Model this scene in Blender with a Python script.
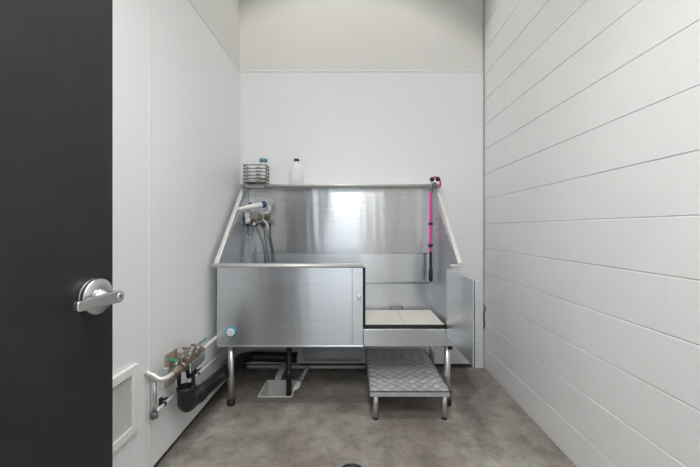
import bpy, bmesh, math, random
from mathutils import Vector, Matrix, Quaternion

random.seed(7)
for o in list(bpy.data.objects):
    bpy.data.objects.remove(o, do_unlink=True)
scene = bpy.context.scene
C = scene.collection
R = math.radians

# ------------------------------------------------------------------ camera
F_PX, W_PX = 340.0, 700.0
CAM_H = 1.143
cd = bpy.data.cameras.new('camera')
cam = bpy.data.objects.new('camera', cd)
C.objects.link(cam)
cam.location = (0, 0, CAM_H)
cam.rotation_euler = (R(90), 0, 0)
cd.sensor_width = 36.0
cd.lens = F_PX / W_PX * 36.0
cd.shift_x = -3.5 / W_PX
cd.shift_y = -4.3 / W_PX
cd.clip_start = 0.02
scene.camera = cam

# ------------------------------------------------------------------ world, lights, exposure
world = bpy.data.worlds.new('world')
scene.world = world
world.use_nodes = True
wb = world.node_tree.nodes['Background']
wb.inputs['Color'].default_value = (0.86, 0.935, 1.0, 1)
wb.inputs['Strength'].default_value = 2.8

def spot(name, loc, energy, size, blend, radius, color):
    ld = bpy.data.lights.new(name, 'SPOT')
    ld.energy = energy; ld.spot_size = R(size); ld.spot_blend = blend
    ld.shadow_soft_size = radius; ld.color = color
    o = bpy.data.objects.new(name, ld); C.objects.link(o)
    o.location = loc
    return o

def area(name, loc, rot, sx, sy, energy, color):
    ld = bpy.data.lights.new(name, 'AREA')
    ld.shape = 'RECTANGLE'; ld.size = sx; ld.size_y = sy
    ld.energy = energy; ld.color = color
    o = bpy.data.objects.new(name, ld); C.objects.link(o)
    o.location = loc; o.rotation_euler = rot
    return o

# ceiling downlight of the wash room: its cone leaves the upper corners dim
spot('ceiling_downlight', (-0.10, 1.30, 5.14), 425, 77, 0.10, 0.10, (1.0, 0.985, 0.965))
# added unseen fill overhead, brightens the side walls; has no fixture
area('side_wall_fill', (-0.05, 0.35, 2.42), (0, 0, 0), 0.45, 0.75, 59, (1.0, 0.99, 0.98))
# the lit hall beyond the open doorway
area('hall_ceiling_light', (-0.2, -1.5, 2.9), (0, 0, 0), 2.0, 1.2, 40, (0.95, 0.97, 1.0))

vs = scene.view_settings
vs.view_transform = 'Standard'
try: vs.look = 'None'
except Exception: pass
vs.gamma = 1.0
vs.use_curve_mapping = False
vs.exposure = -1.08
scene.cycles.use_denoising = True
scene.cycles.max_bounces = 14
scene.cycles.diffuse_bounces = 8
scene.cycles.glossy_bounces = 6

# ------------------------------------------------------------------ materials
def new_mat(name):
    m = bpy.data.materials.new(name); m.use_nodes = True
    nt = m.node_tree
    return m, nt, nt.nodes['Principled BSDF']

def noise(nt, scale, detail=3, rough=0.55, vec=None):
    n = nt.nodes.new('ShaderNodeTexNoise')
    n.inputs['Scale'].default_value = scale
    n.inputs['Detail'].default_value = detail
    n.inputs['Roughness'].default_value = rough
    if vec is not None: nt.links.new(vec, n.inputs['Vector'])
    return n

def coords(nt, scale=(1, 1, 1), world=False, rot=(0, 0, 0)):
    if world:
        t = nt.nodes.new('ShaderNodeNewGeometry'); out = t.outputs['Position']
    else:
        t = nt.nodes.new('ShaderNodeTexCoord'); out = t.outputs['Object']
    mp = nt.nodes.new('ShaderNodeMapping')
    mp.inputs['Scale'].default_value = scale
    mp.inputs['Rotation'].default_value = rot
    nt.links.new(out, mp.inputs['Vector'])
    return mp.outputs['Vector']

def ramp(nt, fac, stops):
    r = nt.nodes.new('ShaderNodeValToRGB')
    el = r.color_ramp.elements
    while len(el) < len(stops): el.new(0.5)
    for e, (p, c) in zip(el, stops):
        e.position = p
        e.color = (c[0], c[1], c[2], 1) if len(c) == 3 else c
    nt.links.new(fac, r.inputs['Fac'])
    return r.outputs['Color']

def bump(nt, bsdf, height, strength, dist):
    b = nt.nodes.new('ShaderNodeBump')
    b.inputs['Strength'].default_value = strength
    b.inputs['Distance'].default_value = dist
    nt.links.new(height, b.inputs['Height'])
    nt.links.new(b.outputs['Normal'], bsdf.inputs['Normal'])
    return b

def plain(name, col, rough=0.5, metal=0.0, var=0.06, scale=30, bumpy=0.0):
    """simple procedural material: base colour with faint noise variation"""
    m, nt, b = new_mat(name)
    n = noise(nt, scale, 3, 0.6, coords(nt))
    lo = [max(0, c * (1 - var)) for c in col]; hi = [min(1, c * (1 + var)) for c in col]
    nt.links.new(ramp(nt, n.outputs['Fac'], [(0.3, lo), (0.7, hi)]), b.inputs['Base Color'])
    b.inputs['Roughness'].default_value = rough
    b.inputs['Metallic'].default_value = metal
    if bumpy: bump(nt, b, n.outputs['Fac'], bumpy, 0.002)
    return m

def steel(name, col=(0.60, 0.62, 0.64), rough=0.30, aniso=0.75, grain=(3, 3, 260), streak=0.10, wave=0.0):
    m, nt, b = new_mat(name)
    v = coords(nt, grain)
    n = noise(nt, 1.0, 4, 0.6, v)
    n2 = noise(nt, 2.2, 3, 0.5, coords(nt))
    lo = [c * (1 - streak) for c in col]; hi = [min(1, c * (1 + streak)) for c in col]
    nt.links.new(ramp(nt, n.outputs['Fac'], [(0.3, lo), (0.7, hi)]), b.inputs['Base Color'])
    b.inputs['Metallic'].default_value = 1.0
    mr = nt.nodes.new('ShaderNodeMapRange')
    mr.inputs['From Min'].default_value = 0.0; mr.inputs['From Max'].default_value = 1.0
    mr.inputs['To Min'].default_value = rough - 0.06; mr.inputs['To Max'].default_value = rough + 0.08
    nt.links.new(n2.outputs['Fac'], mr.inputs['Value'])
    nt.links.new(mr.outputs['Result'], b.inputs['Roughness'])
    b.inputs['Anisotropic'].default_value = aniso
    b.inputs['Anisotropic Rotation'].default_value = 0.25
    t = nt.nodes.new('ShaderNodeTangent'); t.direction_type = 'RADIAL'; t.axis = 'Z'
    nt.links.new(t.outputs['Tangent'], b.inputs['Tangent'])
    bp = bump(nt, b, n.outputs['Fac'], 0.05, 0.0008)
    if wave:                                   # slight buckling of the rolled sheet
        nw = noise(nt, 1.0, 2, 0.5, coords(nt, (6, 6, 0.6)))
        b2 = nt.nodes.new('ShaderNodeBump')
        b2.inputs['Strength'].default_value = 1.0; b2.inputs['Distance'].default_value = wave
        nt.links.new(nw.outputs['Fac'], b2.inputs['Height'])
        nt.links.new(b2.outputs['Normal'], bp.inputs['Normal'])
    return m

M = {}
M['steel'] = steel('brushed_steel', (0.68, 0.71, 0.74), wave=0.003)
M['steel_splash'] = steel('brushed_steel_backsplash', (0.58, 0.595, 0.61), 0.25, 0.85, wave=0.0055)
M['steel_side'] = steel('matt_brushed_steel', (0.66, 0.685, 0.71), 0.48, 0.4)
M['steel_dull'] = steel('dull_steel', (0.46, 0.48, 0.51), 0.42, 0.4)
M['chrome'] = plain('polished_steel', (0.74, 0.75, 0.76), 0.36, 1.0, 0.03)
M['rail'] = plain('ground_steel_rail', (0.70, 0.70, 0.685), 0.5, 0.6, 0.06)
M['plate'] = plain('tread_plate_steel', (0.58, 0.59, 0.60), 0.5, 0.65, 0.12, 14)
M['hose'] = plain('braided_hose', (0.20, 0.205, 0.21), 0.4, 0.7, 0.2, 120)
M['grey_tank'] = plain('grey_pvc', (0.30, 0.32, 0.34), 0.5, 0, 0.1, 8)
M['satin'] = plain('satin_chrome', (0.66, 0.66, 0.66), 0.3, 1.0, 0.04, 60)
M['black_plastic'] = plain('black_plastic', (0.012, 0.012, 0.013), 0.42, 0, 0.3)
M['black_rubber'] = plain('black_rubber', (0.010, 0.010, 0.011), 0.7, 0, 0.3)
M['white_plastic'] = plain('white_plastic', (0.78, 0.78, 0.76), 0.4, 0, 0.03)
M['white_pipe'] = plain('white_pipe', (0.70, 0.70, 0.67), 0.38, 0, 0.06, 20)
M['white_vent'] = plain('white_enamel', (0.80, 0.80, 0.79), 0.42, 0, 0.03)
M['rack'] = plain('ivory_rack_plastic', (0.72, 0.69, 0.63), 0.5, 0, 0.05, 12)
M['brass'] = plain('bronze_casting', (0.25, 0.21, 0.155), 0.5, 0.7, 0.3, 40)
M['beige'] = plain('beige_plate', (0.36, 0.31, 0.25), 0.7, 0, 0.15, 25)
M['green'] = plain('green_vinyl', (0.02, 0.23, 0.11), 0.4, 0, 0.15)
M['blue'] = plain('navy_plastic', (0.015, 0.05, 0.22), 0.35, 0, 0.1)
M['teal'] = plain('teal_plastic', (0.10, 0.26, 0.34), 0.4, 0, 0.15)
M['ring_blue'] = plain('blue_ring_plastic', (0.03, 0.30, 0.45), 0.4, 0, 0.1)
M['pink'] = plain('pink_webbing', (0.80, 0.06, 0.34), 0.7, 0, 0.15, 200)
M['dark_purple'] = plain('dark_purple_plastic', (0.035, 0.008, 0.02), 0.4, 0, 0.2)
M['grey_label'] = plain('grey_print', (0.42, 0.46, 0.50), 0.5, 0, 0.1)
M['wire'] = plain('dark_wire', (0.16, 0.16, 0.165), 0.35, 0.8, 0.1)
M['liquid'] = plain('amber_bottle', (0.45, 0.28, 0.16), 0.4, 0, 0.2)
M['caulk'] = plain('grey_caulk', (0.42, 0.42, 0.41), 0.6, 0, 0.1)
M['gap'] = plain('dark_gap', (0.06, 0.055, 0.05), 0.9, 0, 0.3)

def translucent(name):
    m, nt, b = new_mat(name)
    n = noise(nt, 12, 2, 0.5, coords(nt))
    nt.links.new(ramp(nt, n.outputs['Fac'], [(0.3, (0.95, 0.955, 0.96)), (0.7, (0.98, 0.98, 0.98))]), b.inputs['Base Color'])
    b.inputs['Roughness'].default_value = 0.35
    b.inputs['Transmission Weight'].default_value = 0.35
    b.inputs['IOR'].default_value = 1.06
    return m
M['translucent'] = translucent('frosted_plastic')

def frp():
    m, nt, b = new_mat('white_frp_panel')
    v = coords(nt, (1, 1, 1), world=True)
    big = noise(nt, 1.3, 3, 0.5, v)
    nt.links.new(ramp(nt, big.outputs['Fac'], [(0.3, (0.80, 0.808, 0.82)), (0.7, (0.825, 0.833, 0.845))]), b.inputs['Base Color'])
    b.inputs['Roughness'].default_value = 0.42
    fine = noise(nt, 260, 2, 0.5, v)
    bump(nt, b, fine.outputs['Fac'], 0.25, 0.0012)
    return m
M['frp'] = frp()

def paint(name, a, c, rough=0.7):
    m, nt, b = new_mat(name)
    v = coords(nt, (1, 1, 1), world=True)
    big = noise(nt, 2.0, 4, 0.55, v)
    nt.links.new(ramp(nt, big.outputs['Fac'], [(0.3, a), (0.7, c)]), b.inputs['Base Color'])
    b.inputs['Roughness'].default_value = rough
    fine = noise(nt, 120, 3, 0.6, v)
    bump(nt, b, fine.outputs['Fac'], 0.15, 0.002)
    return m
M['upper_paint'] = paint('warm_grey_paint', (0.70, 0.695, 0.665), (0.73, 0.725, 0.695))
M['ceiling_paint'] = paint('ceiling_paint', (0.58, 0.57, 0.55), (0.62, 0.61, 0.59))

def block_paint():
    m, nt, b = new_mat('white_block_paint')
    v = coords(nt, (1, 1, 1), world=True)
    big = noise(nt, 2.6, 4, 0.6, v)
    nt.links.new(ramp(nt, big.outputs['Fac'], [(0.3, (0.80, 0.805, 0.805)), (0.7, (0.84, 0.845, 0.845))]), b.inputs['Base Color'])
    b.inputs['Roughness'].default_value = 0.55
    mid = noise(nt, 70, 5, 0.7, v)
    bump(nt, b, mid.outputs['Fac'], 0.32, 0.004)
    return m
M['block'] = block_paint()

def concrete():
    m, nt, b = new_mat('stained_concrete')
    v = coords(nt, (1, 1, 1), world=True)
    big = noise(nt, 1.9, 6, 0.62, v)
    mid = noise(nt, 9.0, 6, 0.7, v)
    fine = noise(nt, 70.0, 4, 0.7, v)
    c1 = ramp(nt, big.outputs['Fac'], [(0.32, (0.165, 0.140, 0.118)), (0.5, (0.27, 0.242, 0.214)), (0.68, (0.40, 0.372, 0.338))])
    c2 = ramp(nt, mid.outputs['Fac'], [(0.3, (0.62, 0.61, 0.60)), (0.52, (0.98, 0.98, 0.98)), (0.75, (1.22, 1.2, 1.18))])
    c3 = ramp(nt, fine.outputs['Fac'], [(0.3, (0.8, 0.8, 0.8)), (0.7, (1.15, 1.15, 1.15))])
    def mul(a, c):
        x = nt.nodes.new('ShaderNodeMix'); x.data_type = 'RGBA'; x.blend_type = 'MULTIPLY'
        x.inputs[0].default_value = 1.0
        nt.links.new(a, x.inputs[6]); nt.links.new(c, x.inputs[7])
        return x.outputs[2]
    nt.links.new(mul(mul(c1, c2), c3), b.inputs['Base Color'])
    b.inputs['Roughness'].default_value = 0.6
    bump(nt, b, mid.outputs['Fac'], 0.12, 0.006)
    return m
M['concrete'] = concrete()

def black_door():
    m, nt, b = new_mat('black_door_paint')
    v = coords(nt, (1, 1, 1))
    scuff = noise(nt, 9, 6, 0.75, v)
    nt.links.new(ramp(nt, scuff.outputs['Fac'], [(0.45, (0.0085, 0.009, 0.0095)), (0.66, (0.014, 0.0145, 0.0155)), (0.8, (0.04, 0.04, 0.042))]), b.inputs['Base Color'])
    b.inputs['Roughness'].default_value = 0.5
    fine = noise(nt, 150, 2, 0.5, v)
    bump(nt, b, fine.outputs['Fac'], 0.08, 0.001)
    return m
M['door_black'] = black_door()

# ------------------------------------------------------------------ mesh helpers
ORIGIN = {}

def thing(name, label, cat, loc=(0, 0, 0), group=None, kind=None):
    o = bpy.data.objects.new(name, None); C.objects.link(o)
    o.location = loc; o.empty_display_size = 0.05
    ORIGIN[o.name] = Vector(loc)
    tag(o, label, cat, group, kind)
    return o

def tag(o, label=None, cat=None, group=None, kind=None):
    if label: o['label'] = label
    if cat: o['category'] = cat
    if group: o['group'] = group
    if kind: o['kind'] = kind
    return o

def frame_for(d):
    d = d.normalized()
    up = Vector((0, 0, 1)) if abs(d.z) < 0.95 else Vector((1, 0, 0))
    a = d.cross(up).normalized()
    return a, d.cross(a).normalized()

def round_path(pts, rad=0.03, n=5):
    """polyline with filleted corners"""
    pts = [Vector(p) for p in pts]
    if len(pts) < 3: return pts
    out = [pts[0]]
    for i in range(1, len(pts) - 1):
        p, a, b = pts[i], pts[i - 1], pts[i + 1]
        la, lb = (a - p).length, (b - p).length
        r = min(rad, la * 0.48, lb * 0.48)
        s = p + (a - p).normalized() * r; e = p + (b - p).normalized() * r
        for k in range(n + 1):
            t = k / n
            out.append(s * (1 - t) ** 2 + p * 2 * t * (1 - t) + e * t * t)
    out.append(pts[-1])
    return out

class MB:
    def __init__(self):
        self.v = []; self.f = []; self.s = []
    def add(self, verts, faces, smooth=False):
        n = len(self.v)
        self.v += [Vector(p) for p in verts]
        self.f += [tuple(i + n for i in f) for f in faces]
        self.s += [smooth] * len(faces)
        return self
    def box(self, x0, x1, y0, y1, z0, z1):
        v = [(x, y, z) for z in (z0, z1) for y in (y0, y1) for x in (x0, x1)]
        return self.add(v, [(0, 2, 3, 1), (4, 5, 7, 6), (0, 1, 5, 4), (2, 6, 7, 3), (0, 4, 6, 2), (1, 3, 7, 5)])
    def prism(self, poly, ext):
        """poly: list of 3D points, extruded along ext"""
        n = len(poly); ext = Vector(ext)
        a = [Vector(p) for p in poly]; b = [p + ext for p in a]
        nrm = Vector((0, 0, 0))
        for i in range(n): nrm += a[i].cross(a[(i + 1) % n])
        if nrm.dot(ext) > 0: a.reverse(); b.reverse()
        f = [tuple(range(n)), tuple(range(2 * n - 1, n - 1, -1))]
        f += [(i, i + n, (i + 1) % n + n, (i + 1) % n) for i in range(n)]
        return self.add(a + b, f)
    def tube(self, pts, r, seg=10, caps=True, closed=False):
        pts = [Vector(p) for p in pts]; n = len(pts)
        rs = r if isinstance(r, (list, tuple)) else [r] * n
        a = None; verts = []
        for i, p in enumerate(pts):
            if closed: d = pts[(i + 1) % n] - pts[i - 1]
            elif i == 0: d = pts[1] - p
            elif i == n - 1: d = p - pts[i - 1]
            else: d = (pts[i + 1] - p).normalized() + (p - pts[i - 1]).normalized()
            d = d.normalized()
            if a is None: a, b = frame_for(d)
            else:
                a = (a - d * a.dot(d)).normalized(); b = d.cross(a).normalized()
            for k in range(seg):
                t = 2 * math.pi * k / seg
                verts.append(p + (a * math.cos(t) + b * math.sin(t)) * rs[i])
        f = []
        for i in range(n if closed else n - 1):
            j = (i + 1) % n
            for k in range(seg):
                l = (k + 1) % seg
                f.append((i * seg + k, i * seg + l, j * seg + l, j * seg + k))
        self.add(verts, f, True)
        if caps and not closed:
            m = len(self.v) - n * seg
            self.f.append(tuple(m + k for k in range(seg - 1, -1, -1))); self.s.append(False)
            self.f.append(tuple(m + (n - 1) * seg + k for k in range(seg))); self.s.append(False)
        return self
    def lathe(self, base, axis, prof, seg=20):
        """prof: list of (radius, distance along axis)"""
        base = Vector(base); d = Vector(axis).normalized(); a, b = frame_for(d)
        verts = []; n = len(prof)
        for r, h in prof:
            for k in range(seg):
                t = 2 * math.pi * k / seg
                verts.append(base + d * h + (a * math.cos(t) + b * math.sin(t)) * max(r, 1e-5))
        f = []
        for i in range(n - 1):
            for k in range(seg):
                l = (k + 1) % seg
                f.append((i * seg + k, i * seg + l, (i + 1) * seg + l, (i + 1) * seg + k))
        self.add(verts, f, True)
        m = len(self.v) - n * seg
        self.f.append(tuple(m + k for k in range(seg - 1, -1, -1))); self.s.append(False)
        self.f.append(tuple(m + (n - 1) * seg + k for k in range(seg))); self.s.append(False)
        return self
    def ball(self, c, r, seg=12):
        prof = [(r * math.sin(math.pi * i / 8), r - r * math.cos(math.pi * i / 8)) for i in range(9)]
        return self.lathe((c[0], c[1], c[2] - r), (0, 0, 1), prof, seg)
    def build(self, name, mat, parent=None, bev=0.0, world=True, seg=2):
        org = Vector((0, 0, 0))
        if parent is not None: org = ORIGIN.get(parent.name, Vector((0, 0, 0)))
        me = bpy.data.meshes.new(name)
        sh = org if world else Vector((0, 0, 0))
        me.from_pydata([tuple(p - sh) for p in self.v], [], self.f)
        me.polygons.foreach_set('use_smooth', self.s)
        me.materials.append(M[mat] if isinstance(mat, str) else mat)
        bm = bmesh.new(); bm.from_mesh(me)
        bmesh.ops.recalc_face_normals(bm, faces=bm.faces)
        bm.to_mesh(me); bm.free()
        me.update()
        o = bpy.data.objects.new(name, me); C.objects.link(o)
        if parent is not None: o.parent = parent
        ORIGIN[o.name] = org
        if bev:
            b = o.modifiers.new('bevel', 'BEVEL'); b.width = bev; b.segments = seg
            b.limit_method = 'ANGLE'; b.angle_limit = R(40)
        return o

def link_copy(src, parent, loc, scale=None, rot=None):
    c = src.copy(); C.objects.link(c); c.parent = parent; c.location = loc
    if scale: c.scale = scale
    if rot: c.rotation_euler = rot
    return c

# ------------------------------------------------------------------ room shell
XL, XR, YB = -0.93, 1.078, 2.798
YF = -0.13              # inner face of the entrance wall
ZC = 5.2                # ceiling
ZP = 2.437              # top of the wall panels

# floor, with the opening of the floor sink (x -0.656..-0.418, y 2.313..2.576)
SX0, SX1, SY0, SY1 = -0.656, -0.418, 2.313, 2.576
f = MB()
f.box(XL - 0.05, SX0, -2.4, YB + 0.04, -0.12, 0)
f.box(SX1, XR - 0.006, -2.4, YB + 0.04, -0.12, 0)
f.box(SX0, SX1, -2.4, SY0, -0.12, 0)
f.box(SX0, SX1, SY1, YB + 0.04, -0.12, 0)
f.box(XR - 0.006, 2.2, -2.4, YF - 0.14, -0.12, 0)
f.box(-2.2, XL - 0.05, -2.4, YF - 0.14, -0.12, 0)
tag(f.build('floor', 'concrete'), kind='structure')

tag(MB().box(XL - 0.1, XR + 0.2, YF - 0.14, YB + 0.1, ZC, ZC + 0.1).build('ceiling', 'ceiling_paint'), kind='structure')

# left wall: painted above, white panels with a thin bar between them below
wl = MB().box(XL - 0.10, XL - 0.004, YF - 0.14, YB + 0.1, 0.040, ZC).box(XL - 0.10, XL - 0.026, YF - 0.14, YB + 0.1, -0.1, 0.040).build('wall_left', 'upper_paint')
tag(wl, kind='structure')
SEAM = 1.554
for y0, y1 in ((YF, SEAM - 1.222), (SEAM - 1.2185, SEAM - 0.0015), (SEAM + 0.0015, YB)):
    MB().box(XL - 0.004, XL, y0, y1, 0.042, ZP).build('panel', 'frp', wl)
MB().box(XL - 0.004, XL + 0.0022, SEAM - 0.011, SEAM + 0.011, 0.042, ZP).build('division_bar', 'white_vent', wl, 0.0008)
MB().box(XL - 0.004, XL + 0.0022, SEAM - 1.231, SEAM - 1.209, 0.042, ZP).build('division_bar', 'white_vent', wl, 0.0008)
MB().box(XL - 0.004, XL + 0.003, YF, YB - 0.004, ZP, ZP + 0.009).build('cap_trim', 'white_vent', wl, 0.001)
MB().box(XL - 0.026, XL - 0.022, YF, YB, 0.0, 0.040).build('base_gap', 'gap', wl)

# back wall
wbk = MB().box(XL - 0.10, XR + 0.10, YB + 0.004, YB + 0.10, 0.034, ZC).box(XL - 0.10, XR + 0.10, YB + 0.026, YB + 0.10, -0.1, 0.034).build('wall_back', 'upper_paint')
tag(wbk, kind='structure')
MB().box(XL, XR - 0.002, YB, YB + 0.004, 0.036, ZP).build('panel', 'frp', wbk)
MB().box(XL, XR - 0.002, YB - 0.003, YB + 0.004, ZP, ZP + 0.012).build('cap_trim', 'white_vent', wbk, 0.001)
MB().box(XL - 0.003, XL + 0.028, YB - 0.003, YB, 0.04, ZP).build('corner_trim', 'white_vent', wbk, 0.001)
MB().box(XR - 0.012, XR - 0.002, YB - 0.004, YB + 0.004, 0.0, ZC).build('corner_caulk', 'caulk', wbk, 0.001)
MB().box(XL, XR - 0.002, YB + 0.022, YB + 0.026, 0.0, 0.034).build('base_gap', 'gap', wbk)

# right wall: painted concrete blocks in running bond on a recessed mortar bed
wr = MB().box(XR + 0.0048, XR + 0.20, YF - 0.14, YB + 0.1, -0.1, ZC).build('wall_right', 'block')
tag(wr, kind='structure')
BH, BL = 0.2032, 0.4064
def block_mesh():
    hy, hz, gz, gy = BL / 2 - 0.00005, BH / 2 - 0.0018, 0.0022, 0.0003
    back = 0.03
    v = [(back, -hy, -hz), (back, hy, -hz), (back, hy, hz), (back, -hy, hz),
         (0.004, -hy, -hz), (0.004, hy, -hz), (0.004, hy, hz), (0.004, -hy, hz),
         (0.0, -hy + gy, -hz + gz), (0.0, hy - gy, -hz + gz), (0.0, hy - gy, hz - gz), (0.0, -hy + gy, hz - gz)]
    fc = [(0, 1, 2, 3)]
    for a in (0, 4):
        for i in range(4):
            j = (i + 1) % 4
            fc.append((a + i, a + 4 + i, a + 4 + j, a + j))
    fc.append((8, 11, 10, 9))
    return MB().add(v, fc).build('block', 'block', wr)
blk = block_mesh()
first = True
Z0 = 1.186 - 6 * BH
for c in range(26):
    zc = Z0 + (c + 0.5) * BH
    if zc + BH / 2 > ZC - 0.02: break
    y = YB
    odd = c % 2
    n = 0
    while y > YF + 0.05:
        ln = BL / 2 if (odd and n == 0) else BL
        yc = y - ln / 2
        loc = (XR + random.uniform(-0.0007, 0.0008), yc, zc)
        if first: blk.location = loc; first = False; o = blk
        else: o = link_copy(blk, wr, loc)
        o.scale = (1, ln / BL, 1)
        o.rotation_euler = (0, random.uniform(-0.0035, 0.0035), random.uniform(-0.0015, 0.0015))
        y -= ln; n += 1

# entrance wall behind the camera with the open doorway
DX0, DX1, DZ = -0.665, 0.24, 2.16
wf = MB()
wf.box(XL - 0.10, DX0, YF - 0.14, YF, 0, ZC)
wf.box(DX1, XR + 0.20, YF - 0.14, YF, 0, ZC)
wf.box(DX0, DX1, YF - 0.14, YF, DZ, ZC)
tag(wf.build('wall_front', 'upper_paint'), kind='structure')

# ------------------------------------------------------------------ black entrance door, swung open along the left
door = bpy.data.objects.new('door_1', None); C.objects.link(door)
tag(door, 'black painted entrance door standing open with satin lever handle', kind='structure')
ANG = 85.0
edge = Vector((-0.559, 0.79, 0))
dirv = Vector((math.cos(R(ANG)), math.sin(R(ANG)), 0))
door.location = edge - dirv * 0.91
door.rotation_euler = (0, 0, R(ANG))
ORIGIN[door.name] = Vector((0, 0, 0))      # children are written in the door's own axes: x along leaf, -y towards the room
MB().box(0, 0.91, 0, 0.045, 0.008, 2.13).build('leaf', 'door_black', door, 0.0015)
hx, hz = 0.91 - 0.056, CAM_H - 0.145
rs = MB().lathe((hx, 0, hz), (0, -1, 0), [(0.0385, 0), (0.0385, 0.006), (0.0365, 0.008), (0.0385, 0.009), (0.0385, 0.015), (0.0365, 0.0175), (0.02, 0.0178)], 40).build('rosette', 'satin', door)
MB().lathe((hx, -0.017, hz), (0, -1, 0), [(0.0165, 0), (0.0165, 0.006), (0.0125, 0.008), (0.0125, 0.031), (0.0135, 0.035)], 24).build('spindle_collar', 'satin', door)
lv = MB()
# lever: hub end over the spindle, blade runs towards the hinge side
pts = []
L0, L1 = hx + 0.016, hx - 0.098
def lever_outline():
    up = []; dn = []
    for k in range(9):
        t = math.pi * (k / 8) - math.pi / 2
        up.append((L0 - 0.012 + 0.013 * math.cos(t), hz + 0.013 * math.sin(t)))
    end = [(L1 + 0.003, hz + 0.0095), (L1, hz + 0.006), (L1, hz - 0.007), (L1 + 0.003, hz - 0.0105)]
    return up + end
lv.prism([(x, -0.050, z) for x, z in lever_outline()], (0, -0.011, 0))
lev = lv.build('lever', 'satin', door, 0.003, seg=3)
MB().lathe((hx + 0.004, -0.0608, hz), (0, -1, 0), [(0.0085, 0), (0.0085, 0.0012), (0.0065, 0.0016)], 20).build('key_cylinder', 'chrome', lev)
MB().box(hx + 0.0033, hx + 0.0047, -0.0632, -0.0620, hz - 0.004, hz + 0.004).build('keyhole', 'black_plastic', lev)
MB().box(0.9095, 0.9115, 0.010, 0.034, hz - 0.028, hz + 0.028).build('latch_plate', 'satin', door)

# ------------------------------------------------------------------ white wall vent
vy0, vy1, vz0, vz1 = 1.085, 1.447, 0.289, 0.574
vent = thing('wall_vent', 'white louvred vent low on the left wall beside the black door', 'vent', (XL, (vy0 + vy1) / 2, vz0))
fr = MB()
fw, fd = 0.036, 0.016
def pic_frame(mb, y0, y1, z0, z1, w, d):
    for poly in ([(y0, z0), (y1, z0), (y1 - w, z0 + w), (y0 + w, z0 + w)], [(y0, z1), (y0 + w, z1 - w), (y1 - w, z1 - w), (y1, z1)],
                 [(y0, z0), (y0 + w, z0 + w), (y0 + w, z1 - w), (y0, z1)], [(y1, z0), (y1, z1), (y1 - w, z1 - w), (y1 - w, z0 + w)]):
        mb.prism([(XL, y, z) for y, z in poly], (d, 0, 0))
pic_frame(fr, vy0, vy1, vz0, vz1, fw, fd)
fr.build('frame', 'white_vent', vent, 0.003)
MB().box(XL + 0.0002, XL + 0.0015, vy0 + fw, vy1 - fw, vz0 + fw, vz1 - fw).build('backing', 'gap', vent)
sl0 = None
NSL = 20
for i in range(NSL):
    z = vz0 + fw + 0.008 + i * (vz1 - vz0 - 2 * fw - 0.012) / (NSL - 1)
    if sl0 is None:
        sl0 = MB().box(XL + 0.0015, XL + 0.011, vy0 + fw, vy1 - fw, z - 0.0014, z + 0.0014).build('slat', 'white_vent', vent)
        zz = z
    else:
        link_copy(sl0, vent, (0, 0, z - zz))

# ------------------------------------------------------------------ dog wash tub
TF = 2.165                                  # front plane of the tub
ZR, ZB = 0.905, 0.398                       # rim and underside
tub = thing('dog_wash_tub', 'large brushed stainless steel dog wash tub on tubular legs', 'tub', (-0.1, 2.45, 0))
XO, XD = 0.062, 0.640                       # opening between front panel and right end
LFX, LRX, RFX, RRX = -0.868, -0.846, 0.668, 0.632   # side panels flare towards the front
YR = 2.752
# front left panel with folded edges
MB().box(LFX, -0.009, TF, TF + 0.028, ZB, ZR).build('front_panel', 'steel', tub, 0.0015)
MB().box(-0.0084, XO - 0.002, TF + 0.0005, TF + 0.028, ZB, ZR).build('door_post', 'steel', tub, 0.0015)
MB().box(-0.86, XO, TF - 0.004, TF + 0.03, ZB - 0.006, ZB + 0.004).build('bottom_fold', 'steel', tub, 0.002)
rim = MB().tube([(-0.905, TF + 0.002, ZR + 0.004), (XO, TF + 0.002, ZR + 0.004)], 0.0125, 12)
rim.box(-0.905, XO, TF + 0.002, TF + 0.05, ZR - 0.002, ZR + 0.0155)
rim.build('front_rim', 'rail', tub)
# weld marks, push button, latch knob
for z in (0.826, 0.533):
    MB().box(-0.447, -0.378, TF - 0.0008, TF + 0.001, z - 0.004, z + 0.004).build('slot_mark', 'steel_dull', tub)
bt = MB().lathe((-0.780, TF, 0.488), (0, -1, 0), [(0.034, 0), (0.034, 0.005), (0.031, 0.008), (0.025, 0.008)], 32).build('push_button', 'ring_blue', tub)
MB().lathe((-0.780, TF - 0.006, 0.488), (0, -1, 0), [(0.0255, 0), (0.0255, 0.006), (0.022, 0.008)], 28).build('button_face', 'white_plastic', bt)
MB().tube([(-0.780 + 0.012 * math.cos(t), TF - 0.0142, 0.488 + 0.012 * math.sin(t)) for t in [2 * math.pi * k / 20 for k in range(20)]], 0.0014, 6, closed=True).build('button_ring', 'grey_label', bt)
MB().lathe((0.036, TF, 0.712), (0, -1, 0), [(0.006, 0), (0.006, 0.014), (0.012, 0.016), (0.012, 0.024), (0.009, 0.026)], 18).build('latch_knob', 'chrome', tub)
# black gasket around the door opening
MB().box(XO - 0.001, XO + 0.014, TF - 0.002, TF + 0.03, 0.515, 0.897).build('gasket', 'black_rubber', tub)
MB().box(XO - 0.001, XD - 0.02, TF + 0.012, TF + 0.034, 0.510, 0.526).build('gasket', 'black_rubber', tub)
# apron under the opening
MB().box(XO, XD, TF - 0.004, TF + 0.03, ZB, 0.508).build('apron', 'steel', tub, 0.004)
MB().box(-0.86, XD, TF + 0.03, 2.78, ZB, ZB + 0.012).build('tub_underside', 'steel_dull', tub)
MB().box(-0.846, 0.632, TF + 0.03, YR, 0.458, 0.470).build('basin_floor', 'steel_dull', tub)
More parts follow.
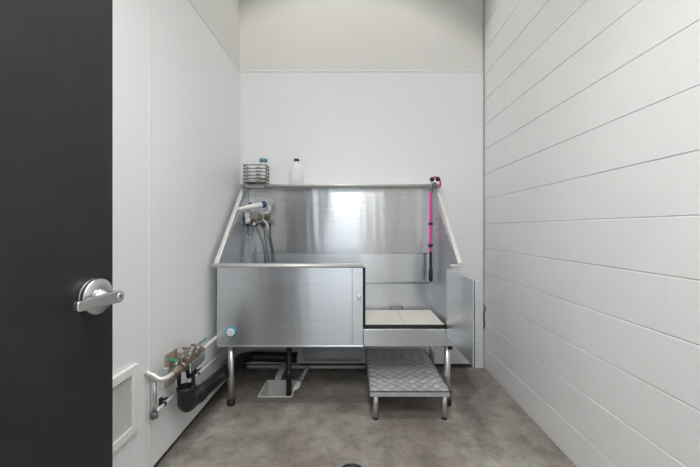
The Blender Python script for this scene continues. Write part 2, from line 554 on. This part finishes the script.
# side panels: basin end and splash guard in one folded sheet
def side(xf, xr, s):
    lo = [(xf, TF + 0.012, ZB), (xr, YR, ZB), (xr, YR, 1.478), (xf, TF + 0.02, ZR + 0.012)]
    return MB().prism(lo, (0.008 * s, 0, 0))
side(LFX, LRX, -1).build('end_panel', 'steel_side', tub)
side(RFX, RRX, 1).build('end_panel', 'steel_side', tub)
# sloping rails on top of the splash guards
def rail(p0, p1, w, name, mat):
    p0, p1 = Vector(p0), Vector(p1)
    d = (p1 - p0).normalized(); nrm = Vector((0, -d.z, d.y)).normalized()
    q = [p0 - nrm * 0.006, p1 - nrm * 0.006, p1 + nrm * 0.012, p0 + nrm * 0.012]
    return MB().prism([(p.x, p.y, p.z) for p in q], (w, 0, 0)).build(name, mat, tub, 0.004)
rail((-0.893, TF + 0.01, ZR + 0.012), (-0.893, 2.735, 1.492), 0.030, 'splash_rail', 'rail')
rail((0.668, TF + 0.01, ZR + 0.012), (0.650, 2.735, 1.492), 0.028, 'splash_rail', 'rail')
# right end rim
MB().box(0.615, 0.700, TF - 0.002, TF + 0.03, ZR - 0.002, ZR + 0.012).build('end_rim', 'rail', tub, 0.003)
MB().box(0.632, 0.668, TF + 0.002, TF + 0.03, ZB, ZR - 0.002).build('corner_post', 'steel', tub, 0.003)
# backsplash, basin back and the folded ledge between
MB().box(-0.846, 0.632, YR, YR + 0.01, 0.948, 1.478).build('backsplash', 'steel_splash', tub)
MB().prism([(-0.846, YR, 0.47), (-0.846, YR - 0.004, 0.47), (-0.846, YR - 0.004, 0.946), (-0.846, YR, 0.947)], (1.478, 0, 0)).build('basin_back', 'steel', tub)
MB().tube([(-0.80, YR - 0.012, 0.712), (0.622, YR - 0.012, 0.712)], 0.009, 10).build('rack_rail', 'chrome', tub)
# rounded corner strips either side of the backsplash
for x0, x1 in ((-0.846, -0.802), (0.560, 0.632)):
    MB().box(x0, x1, YR - 0.006, YR + 0.001, 0.949, 1.478).build('corner_strip', 'steel_side', tub, 0.003)
# top ledge with rolled front
tl = MB().tube([(-0.893, 2.668, 1.487), (0.678, 2.668, 1.487)], 0.012, 12)
tl.box(-0.893, 0.678, 2.668, 2.792, 1.493, 1.499)
tl.box(-0.893, 0.678, 2.668, 2.762, 1.475, 1.480)
tl.build('top_ledge', 'rail', tub)
# legs and feet
for x, y in ((-0.797, 2.215), (0.611, 2.215), (0.611, 2.66)):
    lg = MB().tube([(x, y, 0.02), (x, y, ZB)], 0.0195, 16).build('leg', 'chrome', tub)
    MB().lathe((x, y, 0.0), (0, 0, 1), [(0.025, 0), (0.027, 0.006), (0.025, 0.034), (0.020, 0.036)], 16).build('foot', 'black_rubber', lg)
MB().box(-0.80, -0.70, 2.70, 2.795, ZB - 0.04, ZB - 0.001).build('wall_bracket', 'steel_dull', tub, 0.003)
# gate: the steel door of the opening, swung out towards the camera
GX0, GX1, GY0, GY1, GZ0, GZ1 = 0.588, 0.626, 1.672, 2.150, 0.463, 0.893
gate = MB().box(GX0, GX1, GY0 + 0.006, GY1, GZ0, GZ1).build('gate', 'steel', tub, 0.004)
MB().box(GX0 + 0.010, GX1 + 0.012, GY0, GY0 + 0.018, GZ0 - 0.004, GZ1 - 0.004).build('end_cap', 'steel', gate, 0.003)
MB().box(GX0 - 0.002, GX0 + 0.0055, GY0 - 0.001, GY0 + 0.010, GZ0, GZ1).build('edge_strip', 'chrome', gate, 0.001)
MB().box(GX0 + 0.0055, GX0 + 0.010, GY0 + 0.001, GY0 + 0.010, GZ0 + 0.002, GZ1 - 0.002).build('groove_shade', 'black_rubber', gate)  # black strip, shadow of the groove beside the end cap put into its colour
for z in (0.53, 0.69, 0.85):
    MB().lathe((GX0 + 0.012, GY1 + 0.008, z - 0.035), (0, 0, 1), [(0.008, 0), (0.008, 0.07)], 14).build('hinge', 'chrome', gate)
lt = MB().box(GX1 + 0.007, GX1 + 0.015, GY0 + 0.008, GY0 + 0.04, 0.63, 0.78).build('latch', 'satin', gate, 0.002)
MB().tube(round_path([(GX1 + 0.014, GY0 + 0.02, 0.775), (GX1 + 0.026, GY0 + 0.01, 0.755), (GX1 + 0.018, GY0 + 0.01, 0.71), (GX1 + 0.024, GY0 + 0.01, 0.668), (GX1 + 0.014, GY0 + 0.02, 0.64)], 0.02), 0.005, 8).build('latch_hook', 'wire', lt)
# drain box under the tub
tk = MB().lathe((-0.385, 2.60, 0.212), (1, 0, 0), [(0.050, 0), (0.072, 0.012), (0.072, 0.44), (0.050, 0.452)], 24).build('trap_tank', 'grey_tank', tub)
for x in (-0.30, -0.13, 0.02):
    MB().box(x - 0.012, x + 0.012, 2.592, 2.608, 0.28, ZB - 0.001).build('hanger', 'black_plastic', tk)
MB().tube([(-0.40, 2.55, 0.128), (0.08, 2.55, 0.128)], 0.008, 8).build('tank_brace', 'black_plastic', tk)
MB().box(XD - 0.03, XD - 0.002, TF + 0.02, TF + 0.06, ZB - 0.03, ZB - 0.001).build('bracket', 'black_plastic', tub, 0.003)

# ------------------------------------------------------------------ ivory floor rack inside the tub
rk = thing('floor_rack', 'ivory plastic floor rack lying in the tub behind the open gate', 'rack', (0.33, 2.45, 0.47))
for x0, x1 in ((0.076, 0.3435), (0.3445, 0.612)):
    xe = x1 if x1 < 0.5 else 0.612
    MB().box(x0, xe, 2.212, 2.70, 0.474, 0.502).build('slab', 'rack', rk, 0.003)
    for q in (2.25, 2.66):
        MB().box(x0 + 0.02, xe - 0.02, q - 0.01, q + 0.01, 0.470, 0.476).build('runner', 'rack', rk)
MB().tube(round_path([(0.300, 2.698, 0.50), (0.300, 2.698, 0.533), (0.388, 2.698, 0.533), (0.388, 2.698, 0.50)], 0.012), 0.0035, 8).build('handle', 'wire', rk)
for x in (0.15, 0.53):
    MB().lathe((x, 2.2035, 0.519), (0, 0, 1), [(0.006, 0), (0.006, 0.008), (0.003, 0.011)], 10).build('peg', 'chrome', tub)

# ------------------------------------------------------------------ diamond plate step
SXa, SXb, SYa, SYb, SZ = 0.094, 0.578, 2.024, 2.735, 0.176
st = thing('step', 'diamond plate metal step slid under the tub in front of gate', 'step', ((SXa + SXb) / 2, (SYa + SYb) / 2, 0))
pl = MB()
pl.box(SXa, SXb, SYa, SYb, SZ - 0.004, SZ)
pl.box(SXa, SXb, SYa, SYa + 0.004, SZ - 0.03, SZ)
pl.box(SXa, SXa + 0.004, SYa, SYb, SZ - 0.03, SZ)
pl.box(SXb - 0.004, SXb, SYa, SYb, SZ - 0.03, SZ)
plate = pl.build('tread_plate', 'plate', st)
for x, y in ((SXa + 0.04, SYa + 0.028), (SXb - 0.030, SYa + 0.028), (SXa + 0.04, SYb - 0.03), (SXb - 0.030, SYb - 0.03)):
    lg = MB().tube([(x, y, 0.006), (x, y, SZ - 0.004)], 0.0165, 14).build('leg', 'chrome', st)
    MB().lathe((x, y, 0), (0, 0, 1), [(0.018, 0), (0.018, 0.008), (0.0166, 0.01)], 14).build('foot', 'black_rubber', lg)
def bars(sign):
    m = MB(); L = 0.040; pitch = 0.0093
    d = Vector((1, sign, 0)).normalized(); n = Vector((-d.y, d.x, 0))
    for k in (-2, -1, 0, 1, 2):
        c = n * (k * pitch); l = L / 2 - abs(k) * 0.001
        b = [c - d * l, c - n * 0.0038, c + d * l, c + n * 0.0038]
        t = [c - d * l * 0.75 , c - n * 0.0024, c + d * l * 0.75, c + n * 0.0024]
        m.add([(p.x, p.y, 0) for p in b] + [(p.x, p.y, 0.0022) for p in t],
              [(4, 5, 6, 7), (0, 1, 5, 4), (1, 2, 6, 5), (2, 3, 7, 6), (3, 0, 4, 7)])
    return m.build('tread_bars', 'rail', plate, world=False)
org = ORIGIN[st.name]
tb = [bars(1), bars(-1)]
used = [False, False]
PW = 0.0690
for j in range(0, 21):
    for i in range(0, 8):
        x = SXa + 0.0345 + i * PW + (PW / 2 if j % 2 else 0)
        y = SYa + 0.036 + j * PW / 2
        if x > SXb - 0.025 or y > SYb - 0.03: continue
        k = j % 2
        loc = Vector((x, y, SZ)) - org
        if not used[k]: tb[k].location = loc; used[k] = True
        else: link_copy(tb[k], plate, loc)

# ------------------------------------------------------------------ floor sink with its pipes
fs = thing('floor_sink', 'square white floor sink set in the concrete under the tub', 'sink', (-0.537, 2.44, -0.20))
w = 0.012
for nm, bx_ in (('side_wall', (SX0, SX0 + w, SY0, SY1)), ('side_wall', (SX1 - w, SX1, SY0, SY1)), ('side_wall', (SX0 + w, SX1 - w, SY0, SY0 + w)), ('side_wall', (SX0 + w, SX1 - w, SY1 - w, SY1))):
    MB().box(*bx_, -0.20, 0.003).build(nm, 'white_plastic', fs, 0.002)
MB().box(SX0 + w, SX1 - w, SY0 + w, SY1 - w, -0.20, -0.19).build('bottom', 'grey_tank', fs)
MB().lathe((-0.537, 2.44, -0.19), (0, 0, 1), [(0.05, 0), (0.05, 0.004), (0.04, 0.006)], 20).build('strainer', 'steel_dull', fs)

p = MB().tube([(-0.445, 2.345, -0.06), (-0.445, 2.345, 0.397)], 0.0185, 14)
p.lathe((-0.445, 2.345, 0.12), (0, 0, 1), [(0.0185, 0), (0.0235, 0.002), (0.0235, 0.05), (0.0185, 0.052)], 14)
tag(p.build('tub_drain_pipe', 'black_plastic'), 'black vertical pipe dropping from the tub into the floor sink', 'pipe')
p = MB().tube(round_path([(-0.571, 2.565, 0.014), (-0.566, 2.610, 0.032), (-0.556, 2.715, 0.056)], 0.03), 0.024, 12)
tag(p.build('drain_elbow', 'white_pipe'), 'short white elbow pipe pointing down into the floor sink', 'pipe')
p = MB().tube(round_path([(-0.438, 2.42, -0.03), (-0.402, 2.44, 0.024), (-0.375, 2.66, 0.034), (-0.366, 2.718, 0.036)], 0.03), 0.0155, 12)
p.tube([(-0.403, 2.425, 0.022), (-0.396, 2.485, 0.028)], 0.019, 12)
tag(p.build('condensate_pipe', 'white_pipe'), 'thin white pipe slanting into the right side of floor sink', 'pipe')
p = MB().tube(round_path([(-0.86, 2.752, 0.030), (-0.3, 2.752, 0.030), (0.10, 2.752, 0.030)], 0.03), 0.0145, 12)
tag(p.build('floor_pipe', 'white_pipe'), 'long white pipe lying along the base of back wall', 'pipe')

# ------------------------------------------------------------------ black drain line along the left wall
p = MB()
dp = round_path([(-0.845, 1.717, 0.335), (-0.845, 1.717, 0.252), (-0.858, 1.80, 0.236), (-0.858, 2.58, 0.160), (-0.80, 2.68, 0.142), (-0.445, 2.68, 0.132)], 0.05)
p.tube(dp, 0.040, 18)
p.lathe((-0.845, 1.717, 0.262), (0, 0, 1), [(0.041, 0), (0.042, 0.01), (0.042, 0.07), (0.046, 0.075), (0.046, 0.088), (0.040, 0.088), (0.034, 0.06)], 20)
p.lathe((-0.858, 1.86, 0.2305), (0, 1, -0.097), [(0.040, 0), (0.045, 0.003), (0.045, 0.05), (0.040, 0.053)], 18)
p.lathe((-0.858, 2.42, 0.1755), (0, 1, -0.097), [(0.040, 0), (0.045, 0.003), (0.045, 0.05), (0.040, 0.053)], 18)
tag(p.build('drain_line', 'black_plastic'), 'thick black drain pipe with funnel along foot of left wall', 'pipe')

# ------------------------------------------------------------------ backflow preventer
bf = thing('backflow_preventer', 'bronze backflow preventer with green lever valves on the left wall', 'valve', (-0.845, 1.74, 0.35))
AX, AZ = -0.842, 0.470
MB().box(XL, XL + 0.012, 1.672, 1.772, 0.36, 0.525).build('mounting_plate', 'beige', bf, 0.002)
MB().box(XL + 0.012, AX - 0.02, 1.70, 1.73, AZ - 0.012, AZ + 0.012).build('standoff', 'steel_dull', bf, 0.002)
body = MB()
body.lathe((AX, 1.655, AZ), (0, 1, 0), [(0.020, 0), (0.020, 0.02), (0.032, 0.025), (0.034, 0.075), (0.028, 0.085), (0.028, 0.11), (0.034, 0.12), (0.034, 0.165), (0.024, 0.17), (0.020, 0.19)], 8)
body.tube([(AX, 1.70, AZ), (AX + 0.03, 1.69, AZ + 0.052)], [0.027, 0.021], 8)
body.tube([(AX, 1.79, AZ), (AX + 0.03, 1.78, AZ + 0.052)], [0.027, 0.021], 8)
body.build('body', 'brass', bf)
MB().prism([(AX + 0.036, 1.665, AZ - 0.034), (AX + 0.036, 1.83, AZ - 0.030), (AX + 0.030, 1.845, AZ + 0.012), (AX + 0.030, 1.68, AZ + 0.008)], (0.008, 0, 0)).build('cover_plate', 'steel_dull', bf, 0.002)
for y in (1.69, 1.78):
    MB().lathe((AX + 0.028, y - 0.001, AZ + 0.048), (0.5, -0.17, 0.85), [(0.020, 0), (0.020, 0.010), (0.014, 0.014), (0.008, 0.022)], 6).build('check_cap', 'hose', bf)
for y, dz in ((1.628, 0.04), (1.665, 0.062), (1.735, 0.066), (1.83, 0.05)):
    tc = MB().tube([(AX - 0.012, y, AZ + 0.01), (AX - 0.012, y, AZ + dz)], 0.008, 8)
    tc.tube([(AX - 0.030, y, AZ + dz), (AX + 0.010, y, AZ + dz)], 0.0065, 6)
    tc.build('test_cock', 'brass', bf)
for y in (1.615, 1.862):
    MB().lathe((AX, y - 0.03, AZ), (0, 1, 0), [(0.016, 0), (0.021, 0.004), (0.021, 0.018), (0.026, 0.024), (0.026, 0.04), (0.021, 0.046), (0.021, 0.058), (0.016, 0.062)], 8).build('ball_valve', 'brass', bf)
    MB().tube([(AX, y, AZ + 0.018), (AX, y, AZ + 0.045)], 0.007, 8).build('valve_stem', 'chrome', bf)
def handle(y, dx, dy, dz):
    b = Vector((AX, y, AZ + 0.046)); d = Vector((dx, dy, dz)); n = Vector((-dy, dx, 0)).normalized() * 0.011
    q = [b - d * 0.15 - n, b - d * 0.15 + n, b + d * 0.8 + n * 1.15, b + d + n * 0.5, b + d - n * 0.5, b + d * 0.8 - n * 1.15]
    return MB().prism(q, (0, 0, 0.007)).build('valve_handle', 'green', bf, 0.002)
handle(1.615, -0.036, -0.010, 0.010)
handle(1.862, 0.034, 0.012, 0.024)
# relief port and black air-gap bracket over the funnel
rb = MB().lathe((-0.845, 1.745, AZ - 0.088), (0, 0, 1), [(0.012, 0), (0.014, 0.03), (0.030, 0.045), (0.038, 0.06), (0.038, 0.078), (0.030, 0.083)], 16)
rb.lathe((AX + 0.01, 1.80, AZ - 0.045), (0, 0, 1), [(0.02, 0), (0.03, 0.01), (0.03, 0.03), (0.02, 0.035)], 14)
rb.build('relief_housing', 'black_plastic', bf)
ab = MB()
for x in (-0.881, -0.809):
    ab.box(x - 0.007, x + 0.007, 1.708, 1.726, 0.330, AZ - 0.022)
ab.box(-0.888, -0.802, 1.706, 1.728, AZ - 0.040, AZ - 0.020)
ab.build('air_gap_bracket', 'black_plastic', bf, 0.002)
for x in (-0.881, -0.809):
    MB().lathe((x, 1.7078, 0.352), (0, -1, 0), [(0.004, 0), (0.004, 0.002)], 8).build('screw', 'chrome', bf)

# ------------------------------------------------------------------ supply pipe and hose
sp = thing('supply_pipe', 'grey metal water pipe rising on left wall near the vent', 'pipe', (-0.905, 1.541, 0.30))
MB().tube(round_path([(-0.908, 1.553, 0.306), (-0.908, 2.70, 0.285)], 0.02), 0.0065, 10).build('wall_run', 'white_pipe', sp)
MB().tube([(-0.904, 1.541, 0.300), (-0.904, 1.541, 0.475)], 0.0112, 12).build('riser', 'chrome', sp)
MB().tube(round_path([(XL + 0.002, 1.515, 0.507), (-0.904, 1.522, 0.493), (-0.862, 1.520, 0.468), (AX, 1.545, AZ), (AX, 1.600, AZ)], 0.016), 0.0112, 12).build('top_elbow', 'rail', sp)
MB().lathe((-0.904, 1.541, 0.455), (0, 0, 1), [(0.0145, 0), (0.0145, 0.03), (0.012, 0.034)], 12).build('upper_fitting', 'rail', sp)
MB().lathe((-0.904, 1.541, 0.285), (0, 0, 1), [(0.012, 0), (0.017, 0.004), (0.017, 0.026), (0.012, 0.030)], 8).build('lower_fitting', 'hose', sp)
MB().box(-0.895, -0.868, 1.585, 1.60, AZ - 0.008, AZ + 0.022).build('paper_tag', 'grey_label', sp)
def strap(y, z, label):
    s = thing('pipe_strap', label, 'clip', (XL, y, z), 'black pipe clips on the left wall')
    MB().lathe((-0.908, y - 0.008, z), (0, 1, 0), [(0.0105, 0), (0.0105, 0.012)], 12).build('clip_ring', 'black_plastic', s)
    MB().box(XL, -0.918, y - 0.01, y + 0.01, z - 0.006, z + 0.03).build('clip_base', 'black_plastic', s, 0.002)
    MB().tube([(-0.915, y, z + 0.018), (-0.895, y, z + 0.03)], 0.005, 8).build('clip_screw', 'black_plastic', s)
strap(1.632, 0.3045, 'black pipe clip low on the left wall beside metal riser')
strap(1.985, 0.298, 'black pipe clip on left wall behind the black drain pipe')
h = MB().tube(round_path([(AX, 1.893, AZ), (AX, 1.93, AZ + 0.004), (AX - 0.012, 2.02, AZ - 0.004), (-0.868, 2.10, AZ - 0.012), (-0.882, 2.19, AZ - 0.02), (-0.876, 2.24, 0.45)], 0.05), 0.0105, 12)
tag(h.build('water_hose', 'white_pipe'), 'white water hose curving from the bronze valve to the tub', 'hose')

# ------------------------------------------------------------------ spray valve inside the tub, left corner
mx = thing('mixing_valve', 'chrome and brass mixing valve on the left side of tub', 'faucet', (-0.84, 2.66, 1.15))
VX, VY, VZ = -0.80, 2.665, 1.205
MB().tube([(-0.853, VY, VZ - 0.005), (-0.660, VY, VZ - 0.005)], 0.015, 12).build('manifold', 'hose', mx)
MB().box(-0.815, -0.70, VY - 0.016, VY + 0.02, VZ + 0.012, VZ + 0.062).build('valve_block', 'beige', mx, 0.012, seg=3)
MB().lathe((-0.722, VY - 0.012, VZ + 0.040), (0, -1, 0.1), [(0.010, 0), (0.010, 0.02), (0.018, 0.024), (0.015, 0.04)], 14).build('brass_fitting', 'brass', mx)
kn = MB().lathe((-0.822, VY - 0.02, VZ + 0.040), (0.12, -1, 0), [(0.014, 0), (0.021, 0.006), (0.021, 0.03), (0.016, 0.036)], 10)
kn.lathe((-0.816, VY - 0.02, VZ + 0.008), (0.12, -1, 0), [(0.012, 0), (0.019, 0.006), (0.019, 0.026), (0.014, 0.032)], 10)
kn.build('white_knob', 'white_plastic', mx)
for x in (-0.83, -0.76, -0.70):
    MB().lathe((x, VY, VZ - 0.012), (0, 0, -1), [(0.017, 0), (0.017, 0.012), (0.012, 0.016), (0.012, 0.03)], 8).build('hex_fitting', 'wire', mx)
MB().lathe((-0.773, VY - 0.012, VZ - 0.012), (0, -0.5, -0.8), [(0.013, 0), (0.013, 0.022), (0.010, 0.026)], 10).build('drip_cap', 'chrome', mx)
MB().tube(round_path([(-0.712, VY - 0.014, VZ + 0.012), (-0.690, VY - 0.04, VZ + 0.006), (-0.668, VY - 0.045, VZ - 0.02), (-0.655, VY - 0.045, VZ - 0.05)], 0.02), [0.006] * 14, 8).build('lever', 'white_plastic', mx)
MB().box(-0.845, -0.80, VY - 0.03, VY + 0.03, VZ - 0.02, VZ + 0.075).build('wall_bracket', 'steel_dull', mx, 0.004)
for pts_, r_ in (([(-0.83, VY, VZ - 0.03), (-0.838, VY - 0.01, VZ - 0.10), (-0.845, VY - 0.07, VZ - 0.25), (-0.835, VY - 0.12, VZ - 0.45)], 0.006),
                 ([(-0.77, VY - 0.01, VZ - 0.03), (-0.735, VY - 0.02, VZ - 0.08), (-0.69, VY - 0.03, VZ - 0.20), (-0.675, VY - 0.04, VZ - 0.42)], 0.009),
                 ([(-0.70, VY, VZ - 0.03), (-0.695, VY, VZ - 0.12), (-0.665, VY - 0.01, VZ - 0.27), (-0.655, VY - 0.01, VZ - 0.45)], 0.0075)):
    MB().tube(round_path(pts_, 0.08), r_, 10).build('hose', 'hose', mx)
lp = [(-0.80 + 0.022 * math.cos(t), VY - 0.03, VZ - 0.075 + 0.034 * math.sin(t)) for t in [2 * math.pi * k / 18 for k in range(18)]]
MB().tube(lp, 0.0035, 6, closed=True).build('wire_loop', 'wire', mx)
MB().box(-0.80, -0.73, VY - 0.012, VY + 0.012, VZ + 0.060, VZ + 0.078).build('cradle', 'steel_dull', mx, 0.003)

sg = thing('spray_handle', 'white tube-shaped sprayer with navy blue end cap above mixing valve', 'sprayer', (-0.78, 2.645, 1.30))
a0, a1 = Vector((-0.838, 2.46, 1.288)), Vector((-0.672, 2.605, 1.335))
d = (a1 - a0); L = d.length
MB().lathe(a0, d, [(0.008, 0), (0.012, 0.012), (0.016, 0.06), (0.021, 0.12), (0.023, L - 0.035)], 20).build('body', 'white_plastic', sg)
MB().lathe(a0 + d * ((L - 0.036) / L), d, [(0.0235, 0), (0.0255, 0.004), (0.0255, 0.028), (0.021, 0.034)], 20).build('cap', 'blue', sg)
MB().tube(round_path([(-0.660, 2.635, 1.325), (-0.645, 2.645, 1.30), (-0.665, 2.655, 1.275), (-0.72, 2.66, 1.262)], 0.03), 0.008, 8).build('inlet', 'translucent', sg)
MB().lathe((-0.800, 2.64, 1.33), (0, 0, 1), [(0.010, 0), (0.012, 0.006), (0.012, 0.016), (0.006, 0.02)], 10).build('trigger', 'black_plastic', sg)

# ------------------------------------------------------------------ wire basket with bottles on the ledge
BX0, BX1, BY0, BY1, BZ0 = -0.850, -0.678, 2.618, 2.742, 1.502
bk = thing('wire_basket', 'dark wire basket on the left end of the tub ledge', 'basket', (-0.764, 2.68, BZ0))
def ring(z, x0=BX0, x1=BX1, y0=BY0, y1=BY1):
    return round_path([((x0 + x1) / 2, y0, z), (x0, y0, z), (x0, y1, z), (x1, y1, z), (x1, y0, z), ((x0 + x1) / 2 + 0.0001, y0, z)], 0.014, 4)[:-1]
for i in range(6):
    MB().tube(ring(BZ0 + 0.004 + i * 0.0265), 0.0036 if i < 5 else 0.0042, 6, closed=True).build('wire_ring', 'wire', bk)
for x, y in ((BX0, BY0 + 0.02), (BX0, BY1 - 0.02), (BX1, BY0 + 0.02), (BX1, BY1 - 0.02), (BX0 + 0.02, BY1), (BX1 - 0.02, BY1)):
    MB().tube([(x, y, BZ0), (x, y, BZ0 + 0.138)], 0.0025, 6).build('upright', 'wire', bk)
for i in range(5):
    y = BY0 + 0.015 + i * 0.0235
    MB().tube([(BX0, y, BZ0 + 0.003), (BX1, y, BZ0 + 0.003)], 0.0025, 6).build('floor_wire', 'wire', bk)
br = MB().tube(round_path([(BX0 - 0.002, BY0 + 0.03, BZ0 - 0.001), (BX0 + 0.006, BY0 - 0.002, BZ0 - 0.012), (BX0 + 0.02, BY0 + 0.006, BZ0 - 0.046), (BX1 - 0.01, BY0 + 0.006, BZ0 - 0.046), (BX1, BY0 - 0.002, BZ0 - 0.012), (BX1 + 0.002, BY0 + 0.03, BZ0 - 0.001)], 0.015), 0.004, 8)
br.build('support_loop', 'wire', bk)
MB().box(BX0 + 0.012, BX1 - 0.004, BY0 + 0.004, BY0 + 0.03, BZ0 - 0.036, BZ0 - 0.029).build('support_tray', 'satin', bk, 0.003)

bo = thing('shampoo_bottle', 'white bottle with teal flip cap in the wire basket', 'bottle', (-0.712, 2.69, 1.508))
MB().lathe((-0.712, 2.69, 1.508), (0, 0, 1), [(0.026, 0), (0.028, 0.006), (0.028, 0.138), (0.022, 0.158), (0.016, 0.165), (0.016, 0.172)], 20).build('body', 'white_plastic', bo)
MB().lathe((-0.712, 2.69, 1.676), (0, 0, 1), [(0.030, 0), (0.032, 0.003), (0.031, 0.022), (0.024, 0.026)], 20).build('cap', 'teal', bo)
MB().lathe((-0.712, 2.69, 1.525), (0, 0, 1), [(0.0283, 0), (0.0283, 0.022)], 20).build('label_band', 'liquid', bo)
bo = thing('conditioner_bottle', 'plain white bottle without cap in the wire basket', 'bottle', (-0.800, 2.68, 1.508))
MB().lathe((-0.800, 2.68, 1.508), (0, 0, 1), [(0.034, 0), (0.036, 0.006), (0.036, 0.10), (0.030, 0.13), (0.022, 0.142), (0.019, 0.15)], 20).build('body', 'white_plastic', bo)
MB().lathe((-0.800, 2.68, 1.656), (0, 0, 1), [(0.02, 0), (0.02, 0.008), (0.016, 0.01)], 16).build('cap', 'white_plastic', bo)

jg = thing('clear_bottle', 'translucent cone-shaped bottle with black cap on tub ledge', 'bottle', (-0.458, 2.735, 1.4995))
MB().lathe((-0.458, 2.735, 1.4995), (0, 0, 1), [(0.056, 0), (0.060, 0.006), (0.060, 0.075), (0.052, 0.125), (0.034, 0.160), (0.019, 0.176), (0.017, 0.190)], 28).build('body', 'translucent', jg)
MB().lathe((-0.458, 2.735, 1.688), (0, 0, 1), [(0.0200, 0), (0.021, 0.003), (0.020, 0.018), (0.016, 0.021)], 20).build('cap', 'black_plastic', jg)

# ------------------------------------------------------------------ pink grooming tether hanging at the right
LX, LY = 0.604, 2.646
ls = thing('grooming_tether', 'pink webbing leash with black lower strap hanging in tub', 'leash', (LX, LY, 1.49))
hk = MB().tube([(LX + 0.028 + 0.018 * math.cos(t), LY + 0.004, 1.484 + 0.020 * math.sin(t)) for t in [2 * math.pi * k / 20 for k in range(20)]], 0.0055, 8, closed=True)
hk.lathe((LX + 0.028, LY + 0.008, 1.484), (0, -1, 0), [(0.015, 0), (0.015, 0.012), (0.010, 0.016)], 16)
hk.build('tie_ring', 'hose', ls)
def strip(pts, wdt, th, axis=(1, 0, 0)):
    m = MB(); ax = Vector(axis)
    pts = [Vector(q) for q in pts]
    for a, b in zip(pts[:-1], pts[1:]):
        d = (b - a).normalized(); n = d.cross(ax).normalized() * th / 2
        m.prism([a - ax * wdt / 2 - n, a + ax * wdt / 2 - n, a + ax * wdt / 2 + n, a - ax * wdt / 2 + n], b - a)
    return m
pk = MB().tube(round_path([(LX + 0.012, LY, 1.535), (LX + 0.030, LY - 0.004, 1.552), (LX + 0.062, LY, 1.538), (LX + 0.078, LY + 0.01, 1.500), (LX + 0.072, LY + 0.02, 1.47)], 0.02), 0.0075, 8)
pk.build('pink_loop', 'pink', ls)
for x, z in ((LX + 0.006, 1.530), (LX + 0.050, 1.532)):
    MB().ball((x, LY - 0.008, z), 0.0185, 14).build('knob', 'dark_purple', ls)
MB().tube([(LX + 0.002, LY - 0.004, 1.515), (LX - 0.002, LY, 1.43)], 0.0035, 8).build('chain', 'satin', ls)
strip([(LX - 0.002, LY, 1.44), (LX - 0.003, LY, 1.19), (LX - 0.004, LY, 0.96)], 0.019, 0.005).build('strap', 'pink', ls)
for z in (1.185, 1.02):
    MB().box(LX - 0.018, LX + 0.012, LY - 0.008, LY + 0.008, z - 0.010, z + 0.010).build('slider', 'black_plastic', ls, 0.003)
MB().ball((LX - 0.012, LY - 0.010, 1.015), 0.014, 12).build('toggle', 'black_plastic', ls)
strip([(LX - 0.004, LY, 0.965), (LX - 0.004, LY, 0.83)], 0.020, 0.006).build('lower_strap', 'black_plastic', ls)
MB().lathe((LX - 0.004, LY, 0.84), (0, 0, -1), [(0.010, 0), (0.014, 0.02), (0.016, 0.09), (0.010, 0.105)], 14).build('snap_body', 'black_plastic', ls)
MB().tube([(LX - 0.004 + 0.010 * math.cos(t), LY, 0.722 + 0.016 * math.sin(t)) for t in [2 * math.pi * k / 16 for k in range(16)]], 0.003, 6, closed=True).build('snap_ring', 'chrome', ls)

# ------------------------------------------------------------------ round floor drain
fdn = thing('floor_drain', 'small round floor drain in the concrete in front of step', 'drain', (-0.008, 1.594, 0.0))
MB().lathe((-0.008, 1.594, 0.0), (0, 0, 1), [(0.062, 0), (0.062, 0.003), (0.056, 0.004), (0.056, 0.0015)], 32).build('rim', 'black_plastic', fdn)
MB().lathe((-0.008, 1.594, 0.0), (0, 0, 1), [(0.055, 0.0), (0.055, 0.0016), (0.05, 0.002)], 32).build('grate', 'black_plastic', fdn)
